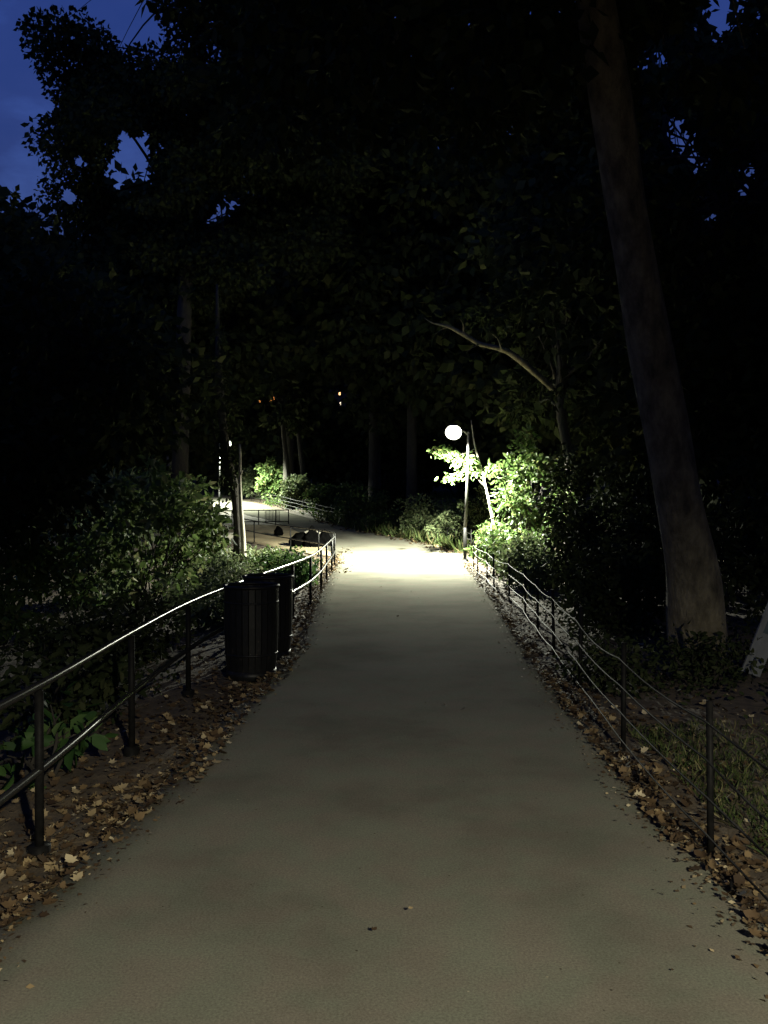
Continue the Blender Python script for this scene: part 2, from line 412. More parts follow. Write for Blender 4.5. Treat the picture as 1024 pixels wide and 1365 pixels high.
# ------------------------------------------------------------------ hand rail on the left
def railing(label, posts, htop, hlow, rpost=0.022, rrail=0.02, corner=None, name='railing', top_extra=None, group=None):
    b = posts[0]
    t = empty(name, (b[0], b[1], float(base_z(b[1]))), label, 'railing', group)
    for (x, y) in posts:
        g = float(base_z(y))
        mb = MB(); mb.tube([(x, y, gz(x, y) - .08), (x, y, g + hlow), (x, y, g + htop - rrail)], rpost, 8)
        mb.lathe((x, y, g), [(.001, .012), (.052, .012), (.055, -.1)], 10)
        mb.build('post', M['paint'], t)
    line = smooth_line([(x, y, 0) for x, y in posts], 8)
    for h, nm in ((htop, 'top_rail'), (hlow, 'lower_rail')):
        mb = MB(); mb.tube([(p[0], p[1], float(base_z(p[1])) + h) for p in line], rrail, 10)
        mb.build(nm, M['rail'], t)
    return t

RAIL = [(-1.68, -1.2), (-1.64, .8), (-1.62, 2.4), (-1.60, 4.1), (-1.65, 5.78), (-1.66, 7.5), (-1.56, 9.2), (-1.42, 10.9), (-1.28, 12.4), (-1.17, 14.1), (-1.15, 16.2), (-1.18, 18.2), (-1.21, 20.5), (-1.26, 22.6), (-1.42, 24.6), (-1.95, 26.4), (-3.0, 28.4), (-4.54, 31.0), (-6.2, 33.8), (-8.4, 37)]
railing('long black pipe railing with bright top rail, left of path, curling back at the bend', RAIL, 0.755, 0.36)

t = empty('low_railing', (-4.16, 38.6, float(base_z(38.6))), 'low dark railing with a panel of upright bars beyond the black bags', 'railing')
rp = [(-4.16, 38.6), (-4.72, 38.55), (-5.45, 38.5), (-6.6, 38.45), (-8.2, 38.9)]
for x, y in rp:
    g = float(base_z(y)); mb = MB(); mb.tube([(x, y, g - .1), (x, y, g + .6)], .024, 8); mb.build('post', M['paint'], t)
for h, nm in ((.6, 'top_rail'), (.1, 'lower_rail')):
    mb = MB(); mb.tube([(x, y, float(base_z(y)) + h) for x, y in rp], .022, 8); mb.build(nm, M['paint'], t)
mb = MB()
for i in range(11):
    x = -4.55 - i * .062; mb.tube([(x, 38.57, float(base_z(38.5)) + .1), (x, 38.57, float(base_z(38.5)) + .58)], .012, 6)
mb.build('bar_panel', M['paint'], t)

# ------------------------------------------------------------------ wire fences
def wire_fence(label, line, height, step, nwire, seed, wr=.0055, first=0.0, wire_from=-99, group='low post and wire fences'):
    rng = np.random.default_rng(seed)
    P = smooth_line([(x, y, 0) for x, y in line], 20)
    s = np.concatenate([[0], np.cumsum(np.linalg.norm(np.diff(P, axis=0), axis=1))])
    t = empty('wire_fence', (line[0][0], line[0][1], gz(*line[0])), label, 'fence', group)
    pos = np.arange(first, s[-1], step)
    posts = []
    for q in pos:
        x, y = np.interp(q, s, P[:, 0]), np.interp(q, s, P[:, 1]); g = gz(x, y)
        lx, ly = rng.normal(size=2) * .012
        hh = height * rng.uniform(.97, 1.05)
        mb = MB(); mb.tube([(x, y, g - .15), (x + lx, y + ly, g + hh)], .017, 8)
        mb.build('post', M['paint'], t); posts.append((x, y, g))
    for k in range(nwire):
        f = (k + .55) / nwire
        pts = []
        for i in range(len(posts) - 1):
            if posts[i][1] < wire_from: continue
            a, b = np.array(posts[i]), np.array(posts[i + 1])
            j0 = rng.normal() * .012; sag = rng.uniform(.0, .03)
            for q in range(6):
                u = q / 6; p = a * (1 - u) + b * u
                pts.append((p[0] - .03, p[1], p[2] + height * f * .97 + j0 * math.sin(math.pi * u) - sag * 4 * u * (1 - u)))
        mb = MB(); mb.tube(pts, wr, 6); mb.build('wire', M['wire'], t)
    return t

wire_fence('low fence of thin dark posts and loose wires along right of path', [(1.58, -3), (1.55, 1), (1.53, 4.13), (1.66, 7), (1.86, 10), (2.08, 13.1), (2.10, 14.6), (2.05, 16.1), (2.14, 18.3), (2.14, 20.5), (2.3, 23)], .72, 1.78, 4, 7, first=1.79)
wire_fence('low wire fence along the far bank where the path bends left', [(2.7, 27.4), (1.4, 32.0), (-.7, 36.0), (-2.7, 41.0), (-5.2, 47.4), (-8.6, 56)], .75, 2.3, 4, 11, wr=.011)

# ------------------------------------------------------------------ street lamps
def street_lamp(label, x, y, lens, power, col, cone=150, blend=.6, toward=(-1, -.25), leanx=.10, extra_beam=0, name='street_lamp'):
    g = float(base_z(y)); H = 3.5
    t = empty(name, (x, y, g), label, 'street lamp', 'street lamps along the path')
    top = np.array([x + leanx, y, g + H])
    mb = MB(); mb.tube([(x, y, g - .2), (x, y, g + .9)], [.054, .050], 12)
    mb.lathe((x, y, g), [(.001, .03), (.1, .03), (.105, .0), (.12, -.1)], 14); mb.build('base_sleeve', M['paint'], t)  # dark paint puts shade on the foot of the pole
    mb = MB(); mb.tube([(x, y, g + .85), (x + leanx * .5, y, g + H * .5), top], [.046, .043, .038], 12)
    mb.lathe(top, [(.038, -.01), (.045, .01), (.03, .05), (.001, .06)], 12); mb.build('pole', M['pole'], t)
    d = np.array([toward[0], toward[1], 0]); d /= np.linalg.norm(d)
    hc = top + d * .44 + np.array([0, 0, .03])
    mb = MB(); mb.tube([top - np.array([0, 0, .06]), top + d * .12 + np.array([0, 0, .05]), hc + np.array([0, 0, .10]) - d * .12], [.028, .026, .024], 8, smoothn=4); mb.build('arm', M['pole'], t)
    mb = MB(); mb.lathe(hc, [(.001, .225), (.08, .218), (.14, .195), (.165, .165), (.168, .155), (.158, .158), (.12, .185), (.001, .20)], 24)
    hd = mb.build('hood', M['pole'], t)
    mb = MB(); mb.lathe(hc, [(max(.22 * math.sin(a_), .001), -.01 + .195 * math.cos(a_)) for a_ in np.linspace(0, math.pi, 17)], 32)
    mb.build('lens', M[lens], hd)
    ld = bpy.data.lights.new('lamp_spot', 'SPOT'); ld.energy = power; ld.color = col; ld.spot_size = R(cone); ld.spot_blend = blend; ld.shadow_soft_size = .12
    lo = bpy.data.objects.new('lamp_spot', ld); COL.objects.link(lo); lo.parent = t
    lo.location = (hc[0] - x, hc[1] - y, hc[2] - .31 - g); ld.shadow_soft_size = .06
    if extra_beam:
        l2 = bpy.data.lights.new('lamp_spot', 'SPOT'); l2.energy = extra_beam; l2.color = col; l2.spot_size = R(147); l2.spot_blend = .3; l2.shadow_soft_size = .06  # extra spot added to brighten the pool on the path
        o2 = bpy.data.objects.new('lamp_spot', l2); COL.objects.link(o2); o2.parent = t; o2.location = lo.location
    return t

street_lamp('glowing street lamp on slim pole at right edge of path', 2.24, 24.5, 'lens_far', 13000, (.98, 1.0, .82), 171, .3, extra_beam=9000)
street_lamp('glowing street lamp behind the trunks at the far end of the path', -9.3, 50.0, 'lens_bend', 16000, (.93, 1.0, .8), 160, .5, toward=(1, .2), leanx=.02)
street_lamp('warm street lamp standing on the near right edge of path', 2.15, -2.6, 'lens_near', 2800, (1.0, .94, .70), 168, .4)

# ------------------------------------------------------------------ litter bins
def bin_(label, x, y, r, h, rot):
    g = float(base_z(y))
    t = empty('trash_bin', (x, y, g), label, 'trash bin', 'black slatted trash bins by the railing')
    mb = MB(); n = 26
    for i in range(n):
        a = 2 * math.pi * i / n + rot
        ca, sa = math.cos(a), math.sin(a)
        pr = [(r * .90, .05), (r * .97, .2), (r, .45), (r, h - .09), (r * 1.0, h - .03)]
        wd = 2 * math.pi * r / n * .86 / 2
        for q in range(len(pr) - 1):
            pts = []
            for (rr, z) in (pr[q], pr[q + 1]):
                for dr in (0, -.008):
                    for s_ in (-1, 1):
                        pts.append((x + (rr + dr) * ca - s_ * wd * sa, y + (rr + dr) * sa + s_ * wd * ca, g + z))
            mb.add(pts, [(0, 1, 5, 4), (3, 2, 6, 7), (0, 4, 6, 2), (1, 3, 7, 5)])
    mb.build('slatted_body', M['binpaint'], t, smooth=False)
    mb = MB(); mb.lathe((x, y, g), [(r * .80, .06), (r * .90, .12), (r * .93, h - .12), (r * .90, h - .04), (r * .88, h - .12), (r * .76, .1), (.001, .1)], 28); mb.build('liner', M['bag'], t)
    def ring(rr, z, tr, nm):
        m_ = MB(); m_.tube([(x + rr * math.cos(a), y + rr * math.sin(a), g + z) for a in np.linspace(0, 2 * math.pi, 37)], tr, 8, cap=False); return m_.build(nm, M['binpaint'], t)
    ring(r * 1.0, h - .015, .018, 'rim'); ring(r * .99, h - .16, .011, 'band'); ring(r * .96, .2, .011, 'band')
    mb = MB(); mb.lathe((x, y, g), [(.001, .05), (r * .93, .05), (r * .94, .0), (r * .90, -.03)], 28); mb.build('base', M['binpaint'], t)
    return t
bin_('nearer black slatted trash bin beside the railing', -1.245, 8.3, .25, .84, .05)
bin_('farther black slatted trash bin partly hidden behind the nearer one', -1.225, 9.36, .255, .84, .17)

# ------------------------------------------------------------------ black bags, stones
def blob(name, label, cat, x, y, z, rx, ry, rz, mat, seed, peak=0.0, group=None, lump=.18, bury=.12):
    rng = np.random.default_rng(seed)
    import bmesh
    bm = bmesh.new(); bmesh.ops.create_icosphere(bm, subdivisions=4, radius=1)
    ph = rng.uniform(0, 6.28, 9); fr = rng.uniform(1.6, 4.2, 9)
    for v in bm.verts:
        p = np.array(v.co)
        d = 1 + lump * (math.sin(fr[0] * p[0] + ph[0]) * math.sin(fr[1] * p[1] + ph[1]) + .6 * math.sin(fr[2] * 2 * p[2] + ph[2] + fr[3] * p[0]) * math.sin(fr[4] * 1.7 * p[1] + ph[4]) + .3 * math.sin(9 * p[0] + ph[5]) * math.sin(8 * p[2] + ph[6]))
        p = p * d
        if peak and p[2] > .45:
            k = (p[2] - .45) / .55; p[0] *= 1 - peak * k; p[1] *= 1 - peak * k; p[2] += .25 * peak * k
        if p[2] < -.55: p[2] = -.55 + (p[2] + .55) * .15
        v.co = (x + p[0] * rx, y + p[1] * ry, z + (p[2] + .58 - bury) * rz)
    me = bpy.data.meshes.new(name); bm.to_mesh(me); bm.free()
    me.polygons.foreach_set('use_smooth', [True] * len(me.polygons))
    return tag(link(name, me, mat), label, cat, group)
bz = lambda y: float(base_z(y))
G = 'black garbage bags lying on the plaza'
blob('garbage_bag', 'leftmost low black garbage bag of the heap behind the railing', 'garbage bag', -2.80, 29.8, bz(29.8), .38, .30, .29, M['bag'], 1, .3, G)
blob('garbage_bag', 'middle peaked black garbage bag of the heap behind the railing', 'garbage bag', -2.40, 29.6, bz(29.6), .33, .28, .40, M['bag'], 2, .5, G)
blob('garbage_bag', 'rightmost upright black garbage bag of the heap behind the railing', 'garbage bag', -2.03, 29.8, bz(29.8), .24, .24, .33, M['bag'], 3, .3, G)
blob('garbage_bag', 'lone black garbage bag left of the heap on the plaza', 'garbage bag', -4.0, 33.6, bz(33.6), .17, .17, .22, M['bag'], 4, .1, G)
blob('boulder', 'pale flat boulder behind the heap of black bags', 'boulder', -2.55, 31.2, bz(31.2), .5, .28, .27, M['stone'], 5, lump=.1)
blob('boulder', 'pale low boulder at the plaza edge near the leaning trunks', 'boulder', -5.4, 31.6, bz(31.6), .5, .3, .2, M['stone'], 6, lump=.1)

# ------------------------------------------------------------------ leaning board on the right
bc = at(1001, 903, 8.0); bc[2] += .03
t = empty('board', tuple(bc), 'pale weathered board with a blue grey patch leaning at right edge of the woods', 'board')
a = R(18.5); rot = np.array([[math.cos(a), 0, math.sin(a)], [0, 1, 0], [-math.sin(a), 0, math.cos(a)]]) @ np.array([[1, 0, 0], [0, math.cos(.12), -math.sin(.12)], [0, math.sin(.12), math.cos(.12)]])
up = rot @ np.array([0, 0, 1.0])
mb = MB(); mb.box(bc + up * .36, (.175, .025, .72), rot); mb.build('plank', M['board'], t, smooth=False)
mb = MB(); mb.tube([bc - up * .2 + np.array([.02, .035, 0]), bc + up * .4 + np.array([.02, .035, 0])], .02, 8); mb.build('stake', M['darkbark'], t)
mb = MB(); mb.box(bc + up * .46 + rot @ np.array([0.025, -.015, 0]), (.12, .006, .13), rot); mb.build('painted_patch', M['stain'], t, smooth=False)

# ------------------------------------------------------------------ far building with a few lit windows
GAPSRC = np.array([0, 0, EYE])
t = empty('apartment_building', (0, 112, bz(112)), 'dark far building behind the trees with a few tiny lit windows', 'building')
mb = MB(); mb.box((-1, 118, 13), (56, 11, 24)); mb.build('wall', M['brick'], t, smooth=False)
mb = MB(); mb.box((-1, 118, 25.3), (57, 12, .6)); mb.build('roof', M['brick'], t, smooth=False)
for px, py, sx, sy, mt, gap in ((452, 513, 5, 5, 'win_warm', .16), (453, 525, 2.4, 4, 'win_warm', .07), (453.5, 538, 2.4, 4, 'win_white', .06),
                               (345, 537, 7, 6, 'win_orange', .16), (353, 540, 6, 5, 'win_orange', .10), (361, 538, 4, 9, 'win_orange', .12), (368, 531, 6, 4, 'win_orange', .12),
                               (675, 478, 2.6, 2.6, 'win_white', .07), (681, 484, 2.0, 2.0, 'win_white', .06)):
    p = at(px, py, 112.3)
    mb = MB(); mb.box(p, (sx * .095 + .3, .16, sy * .095 + .3)); fr = mb.build('window', M['paint'], t, smooth=False)
    mb = MB(); mb.box(p + np.array([0, -.1, 0]), (sx * .095, .06, sy * .095)); mb.build('pane', M[mt], fr, smooth=False)
    GAPS.append((GAPSRC, p, gap + (.34 if mt == 'win_orange' else .2), 9))  # leaves are removed along the ray from camera to window

for px, py, rr in ((172, 225, .45), (180, 203, .4), (160, 243, .4), (194, 240, .35), (168, 185, .2), (297, 280, .5), (283, 292, .4), (312, 272, .3), (110, 215, .15), (95, 262, .2), (196, 180, .14), (215, 200, .14), (290, 72, .15),
                   (955, 38, .28), (960, 5, .25), (880, 82, .2), (893, 160, .25), (905, 188, .32), (888, 165, .2), (925, 215, .22), (1000, 222, .25), (992, 252, .22), (945, 290, .2), (575, 290, .16), (940, 262, .15)):
    GAPS.append((GAPSRC, at(px, py, 140), rr * (1.45 if px < 520 else 1.7), 3))  # leaves are removed along camera rays aimed at these sky points

# ------------------------------------------------------------------ the big leaning tree on the right
T1 = [at(940, 925, 8.7), at(932, 850, 8.65), at(922, 760, 8.6), at(899, 640, 8.5), at(874, 500, 8.4), at(850, 370, 8.3), at(825, 220, 8.2), at(800, 60, 8.0), at(775, -120, 7.9), at(760, -330, 7.8), at(745, -560, 7.8), at(735, -800, 7.8)]
tt = tree('big leaning tree with stout lit trunk at right of path', T1, [.33, .275, .245, .22, .20, .195, .185, .175, .16, .15, .13, .06], (1.8, 4.5, 9.4), (8.5, 12.0, 3.6), 430, 330, .19, 21,  # crown stretched back over the camera, unseen, to block skylight
          clump_r=(.6, 1.25), bark='bark', sides=18, wob=.10, limb_from=.74, keep=lambda x, y, z: z > 6.3 + .05 * abs(x - 2) - .12 * max(y - 6, 0) and not (y > 2 and x + 1.0 < -.14 * y))
mb = MB()
for k, (dx, dy) in enumerate(((-.34, -.1), (.30, -.2), (.1, .4), (-.15, -.38))):
    b0 = T1[0]; mb.tube([b0 + np.array([dx * .45, dy * .45, .28]), b0 + np.array([dx * .9, dy * .9, .06]), b0 + np.array([dx * 1.7, dy * 1.7, -.16])], [.12, .10, .05], 8, wob=.15, seed=k, smoothn=4)
mb.build('root', M['bark'], tt)
pb = at(917, 858, 8.35)
mb = MB(); mb.tube([pb + np.array([-.05, 0, .16]), pb, pb + np.array([.05, .05, -.17])], [.02, .05, .025], 6, wob=.3, smoothn=3); mb.build('peeled_bark', M['bark'], tt)

# ------------------------------------------------------------------ crown against the dusk sky, woods all round
BG = 'dark trees of the woods around the path'
def wood(label, x, y, h, r, crown0, seed, nclump=90, per=120, lsize=.42, tr=.22, lean=(0, 0), cr=None, clump_r=(1.0, 1.9), **kw):
    g = gz(x, y)
    trunk = [(x, y, g - .2), (x + lean[0] * .3, y + lean[1] * .3, g + h * .35), (x + lean[0] * .7, y + lean[1] * .7, g + h * .65), (x + lean[0], y + lean[1], g + h * .93)]
    rr = cr or (r, r * .8, (h - crown0) / 2)
    return tree(label, trunk, [tr, tr * .8, tr * .55, tr * .15], (x + lean[0] * .7, y + lean[1] * .7, g + (h + crown0) / 2), rr, nclump, per, lsize, seed, clump_r=clump_r, group=BG, **kw)

sky_holes = [(at(182, 222, 30), .75), (at(172, 245, 29), .5), (at(196, 205, 31), .45), (at(300, 282, 30), .8), (at(290, 292, 33), .7), (at(180, 222, 34), .9), (at(175, 235, 27), .6), (at(300, 282, 27), .6)]  # leaves cut out around these points so sky shows through the crown
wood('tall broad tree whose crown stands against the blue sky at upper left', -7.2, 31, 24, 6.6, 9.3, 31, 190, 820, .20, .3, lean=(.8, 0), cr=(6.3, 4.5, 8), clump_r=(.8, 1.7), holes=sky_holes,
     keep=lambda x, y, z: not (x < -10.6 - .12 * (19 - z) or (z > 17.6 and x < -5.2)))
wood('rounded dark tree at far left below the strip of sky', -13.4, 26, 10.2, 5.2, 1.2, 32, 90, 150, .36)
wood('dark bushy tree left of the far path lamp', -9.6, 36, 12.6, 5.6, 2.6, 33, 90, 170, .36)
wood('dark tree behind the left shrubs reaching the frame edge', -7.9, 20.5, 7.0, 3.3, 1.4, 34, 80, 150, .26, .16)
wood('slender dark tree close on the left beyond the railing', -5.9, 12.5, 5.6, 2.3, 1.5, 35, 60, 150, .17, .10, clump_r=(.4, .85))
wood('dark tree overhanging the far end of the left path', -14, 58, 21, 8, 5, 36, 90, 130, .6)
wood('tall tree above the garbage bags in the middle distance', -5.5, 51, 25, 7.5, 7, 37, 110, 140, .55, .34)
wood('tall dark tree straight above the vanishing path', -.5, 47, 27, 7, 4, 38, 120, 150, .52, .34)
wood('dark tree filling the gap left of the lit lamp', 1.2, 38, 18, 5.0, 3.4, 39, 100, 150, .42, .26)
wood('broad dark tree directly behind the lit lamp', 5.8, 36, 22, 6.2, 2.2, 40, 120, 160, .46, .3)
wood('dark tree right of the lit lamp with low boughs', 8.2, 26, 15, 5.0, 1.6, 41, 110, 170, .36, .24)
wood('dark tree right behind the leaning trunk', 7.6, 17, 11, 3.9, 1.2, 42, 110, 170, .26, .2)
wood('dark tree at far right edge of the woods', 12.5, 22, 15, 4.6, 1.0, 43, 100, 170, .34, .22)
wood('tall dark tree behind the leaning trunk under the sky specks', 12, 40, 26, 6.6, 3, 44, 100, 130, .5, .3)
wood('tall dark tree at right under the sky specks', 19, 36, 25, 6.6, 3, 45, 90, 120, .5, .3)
for i, (x, lb) in enumerate(((-34, 'distant tree at far left of the skyline'), (-23, 'distant tree left of the orange windows'), (-11, 'distant tree by the orange windows'), (1, 'distant tree at mid skyline'), (13, 'distant tree right of the lamp head'), (25, 'distant tree behind the leaning trunk'), (37, 'distant tree at far right of the skyline'))):
    wood(lb, x, 74 + (i % 3) * 4, 24 + (i * 7 % 5), 8.5, 2, 60 + i, 90, 110, .85, .35, clump_r=(1.5, 2.8))

wood('unseen dark tree added on the left bank to block skylight', -7.5, -4, 12, 5.5, 2.5, 91, 70, 110, .5)  # this tree and the next four are out of view, added against skylight
wood('unseen dark tree added on the right bank to block skylight', 8.5, -5, 13, 5.5, 2.5, 92, 70, 110, .5)
wood('unseen dark tree added across the path to block skylight', 1.5, -20, 15, 7.5, 2.0, 93, 80, 110, .6)
wood('unseen dark tree added above the grass to block skylight', 10.5, 6, 12, 4.6, 2.5, 94, 70, 110, .4)
wood('unseen dark tree added above the weeds to block skylight', -10.5, 5, 9.5, 4.6, 1.5, 95, 70, 110, .4)
# limb over the lamp; bark paler than its trunk stands in for lamplight
lb = [at(690, 478, 23) + np.array([1.2, .5, -.9]), at(690, 478, 22.6), at(668, 466, 22.4), at(640, 459, 22.2), at(618, 446, 22), at(598, 436, 22), at(577, 431, 22), at(565, 424, 22)]
x0, y0 = 4.9, 23.6
lt = tree('small tree with a pale crooked limb reaching left above the lamp', [(x0, y0, gz(x0, y0) - .1), (x0 + .1, y0, 2.2), (lb[0][0], lb[0][1], lb[0][2]), (4.9, 23.4, 7.4), (5.2, 23.4, 9.4)], [.17, .15, .13, .09, .03],
          (5.2, 24.0, 6.6), (2.8, 2.2, 3.2), 90, 110, .2, 71, clump_r=(.35, .75), leaf='leafdark', bark='darkbark', shape='oval', keep=lambda x, y, z: not (x < 3.6 and z < 6.2))
mb = MB(); mb.tube(lb, [.09, .075, .07, .062, .055, .04, .022, .006], 8, wob=.2, smoothn=5)
for k, (a_, b_) in enumerate((((640, 459), (622, 470)), ((618, 446), (612, 425)), ((668, 466), (655, 445)), ((598, 436), (580, 446)))):
    p_, q_ = at(*a_, 22.2), at(*b_, 21.9)
    mb.tube([p_, (p_ + q_) / 2 + np.array([.04, 0, .05]), q_], [.025, .015, .004], 5, smoothn=4)
mb.build('limb', M['bark'], lt)

# pale pole-like trunk and its dark ivy-clad neighbour by the left shrubs
pp = [at(326, 752, 22.5), at(324, 715, 22.5), at(321.5, 680, 22.5), at(320, 640, 22.5), at(320.5, 612, 22.5), at(320, 592, 22.5)]
pp[0][2] = gz(pp[0][0], 22.5) - .1
t = empty('bare_trunk', tuple(pp[0]), 'pale thin bare trunk standing left of the bags, snapped at the top', 'tree trunk')
mb = MB(); mb.tube(pp, [.072, .06, .05, .04, .032, .026], 10, wob=.12, seed=5, smoothn=6); mb.build('trunk', M['palebark'], t)
mb = MB(); mb.tube([pp[3] + np.array([0, 0, .1]), pp[3] + np.array([.08, -.05, .25])], [.025, .012], 6); mb.build('branch_stub', M['palebark'], t)
iv = [at(318, 752, 22.9), at(317, 700, 22.9), at(314, 660, 22.9), at(307, 625, 22.9), at(300, 585, 22.9), at(292, 500, 22.9), at(290, 380, 22.9)]
iv[0][2] = gz(iv[0][0], 22.9) - .1
t = empty('ivy_trunk', tuple(iv[0]), 'dark ivy covered trunk just left of the pale bare trunk', 'tree trunk')
mb = MB(); mb.tube(iv, [.15, .13, .125, .12, .11, .09, .03], 10, wob=.14, seed=8, smoothn=7)
mb.tube([iv[3], iv[3] + np.array([-.35, .1, .55]), iv[3] + np.array([-.5, .2, 1.3])], [.06, .045, .02], 6, wob=.1, smoothn=5)
mb.build('trunk', M['darkbark'], t)
rng = np.random.default_rng(73)
q, _ = smooth_line(iv, 7, np.ones(len(iv)))
q = q[(q[:, 2] > 2.1) & (q[:, 2] < 6.5)]
P, X = clump_leaves(np.vstack([q + rng.normal(size=q.shape) * np.array([.12, .12, .15]) for _ in range(3)]), rng.uniform(.12, .34, len(q) * 3), 26, rng, .9, .6)
leaf_mesh('ivy', P, X, .10 * rng.uniform(.6, 1.3, len(P)), M['leafdark'], t, 'oval', rng=rng)
rng = np.random.default_rng(9)

# leaning sapling right of the lamp, bright leaves hanging round the lamp head
sp = [at(664, 722, 25.8), at(658, 700, 25.8), at(650, 660, 25.9), at(641, 622, 26), at(633, 595, 26), at(628, 560, 26.1)]
sp[0][2] = gz(sp[0][0], 25.8) - .05
t = empty('sapling', tuple(sp[0]), 'thin leaning sapling right of the lamp pole with bright leaves around the lamp', 'sapling')
mb = MB(); mb.tube(sp, [.045, .04, .035, .03, .024, .01], 8, smoothn=5); mb.build('stem', M['palebark'], t)
tw = []
mb = MB()
for ends in (((641, 622), (622, 628), (612, 620), (590, 598)), ((648, 650), (628, 632), (610, 634), (592, 640)), ((645, 640), (652, 628), (662, 622)), ((634, 598), (615, 606), (596, 606), (578, 600)), ((641, 622), (630, 618), (625, 612))):
    L_ = [at(*e, 26) + np.array([0, -.15 * k, 0]) for k, e in enumerate(ends)]
    mb.tube(L_, np.linspace(.014, .004, len(L_)), 5, smoothn=4, cap=False)
    q = smooth_line(L_, 8); tw.append(q[len(q) // 3:])
mb.build('twig', M['palebark'], t)
Q = np.vstack(tw); P = np.repeat(Q, 9, axis=0) + rng.normal(size=(len(Q) * 9, 3)) * np.array([.10, .12, .075])
X = rng.normal(size=P.shape); X[:, 2] -= .6; X[:, 0] -= .3; X /= np.linalg.norm(X, axis=1)[:, None]
leaf_mesh('foliage', P, X, .15 * rng.uniform(.6, 1.3, len(P)), M['leaf'], t, 'oval', rng=rng)

# two pale slim trunks far behind the bend
for px, lb_, sd in ((386, 'slim pale trunk with vines at far bend, left of a pair', 81), (406, 'slim pale trunk with vines at far bend, right of a pair', 82)):
    y = 49.5; x = (px - 512) / F * y; g = gz(x, y)
    tree(lb_, [(x, y, g - .2), (x - .1, y, g + 2), (x - .35, y, g + 4.5), (x - .3, y, g + 8)], [.16, .14, .12, .05], (x - .3, y, g + 6.6), (1.6, 1.4, 2.4), 40, 70, .34, sd, clump_r=(.4, .9), limb_from=.7, bark='darkbark', group='slim trunks at the far bend', name='slim_tree')

# ------------------------------------------------------------------ shrubs
SL = 'shrubs in the undergrowth'
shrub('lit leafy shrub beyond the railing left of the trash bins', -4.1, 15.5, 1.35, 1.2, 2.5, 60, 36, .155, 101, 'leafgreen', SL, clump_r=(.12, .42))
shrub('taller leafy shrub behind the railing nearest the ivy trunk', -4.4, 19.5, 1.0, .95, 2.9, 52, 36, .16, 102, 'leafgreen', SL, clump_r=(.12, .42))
shrub('dim shrub at left edge beyond the railing', -5.6, 12.6, 1.3, 1.0, 2.0, 60, 60, .12, 103, 'leaf', SL)
shrub('shrub left of the tall lit shrub, half in the dark', -6.1, 17.6, 1.35, 1.15, 2.7, 60, 44, .15, 104, 'leafpale', SL, clump_r=(.12, .42))
shrub('low pale shrub in front of the bare trunk', -3.3, 17.8, .8, .8, .66, 45, 55, .09, 105, 'leafpale', SL)
shrub('low dark shrub under the railing bend', -2.4, 20.4, .85, .9, .46, 45, 55, .085, 106, 'leaf', SL)
shrub('bright green weed clump under the railing bend', -1.75, 17.4, .45, .5, .62, 30, 55, .085, 107, 'leaflime', SL)
shrub('low mixed shrub left of the bend at the plaza edge', -3.5, 23.0, .9, .7, .40, 40, 55, .09, 108, 'leafpale', SL)
shrub('weedy clump just behind the farther trash bin', -2.3, 12.0, .7, .8, .60, 40, 50, .075, 109, 'leafpale', SL)
shrub('weedy clump left of the nearer trash bin', -2.9, 9.5, .8, .9, .65, 40, 50, .08, 110, 'leafdark', SL)
shrub('reddish twiggy bush at the foot of the ivy trunk', -4.3, 21.9, .5, .4, 1.3, 25, 35, .09, 111, 'leafpale', SL)
# right bank
shrub('bright leafy shrub right of the leaning sapling', 3.8, 23.0, 1.05, .95, 3.3, 50, 44, .15, 121, 'leaf', SL, clump_r=(.12, .46))
shrub('lit tall shrub two paces right of the lamp', 4.9, 21.8, 1.15, 1.0, 3.1, 48, 44, .15, 122, 'leafdark', SL, clump_r=(.12, .46))
shrub('pale ivy like shrub at the foot of the lamp pole', 2.95, 23.6, .6, .75, 1.15, 34, 40, .12, 123, 'leaf', SL, clump_r=(.08, .34))
shrub('pale low shrub along the far wire fence posts', 2.95, 20.6, .7, 1.15, 1.0, 44, 42, .11, 124, 'leaf', SL, clump_r=(.08, .36))
shrub('pale low shrub along the middle wire fence posts', 2.9, 17.6, .6, 1.2, .85, 55, 60, .095, 125, 'leafpale', SL)
shrub('dark shrub between wire fence and leaning tree', 3.6, 14.2, 1.0, 1.2, 1.7, 70, 60, .11, 126, 'leafdark', SL)
shrub('dark tall shrub behind the wire fence', 4.9, 17.0, 1.1, 1.2, 2.5, 75, 60, .12, 127, 'leafdark', SL)
shrub('dark shrub left of the leaning tree trunk', 2.95, 11.4, .7, .9, 1.15, 55, 60, .09, 128, 'leafdark', SL)
shrub('dark shrub right of the leaning tree trunk', 4.7, 10.2, .9, .9, 2.4, 65, 60, .10, 129, 'leafdark', SL)
shrub('dark thicket at right edge behind the leaning tree', 8.5, 19.5, 2.0, 1.2, 3.4, 80, 60, .2, 131, 'leafdark', SL, clump_r=(.3, .6))
shrub('dark bush between the leaning trunk and the board', 5.7, 12.6, 1.3, .8, 1.7, 60, 60, .10, 132, 'leafdark', SL)
shrub('small weeds hugging the foot of the leaning trunk', 2.95, 8.15, .45, .25, .42, 26, 36, .055, 133, 'leafdark', SL)
shrub('low dark weeds in front of the leaning tree', 1.98, 7.9, .3, .6, .4, 26, 40, .06, 130, 'leafdark', SL)
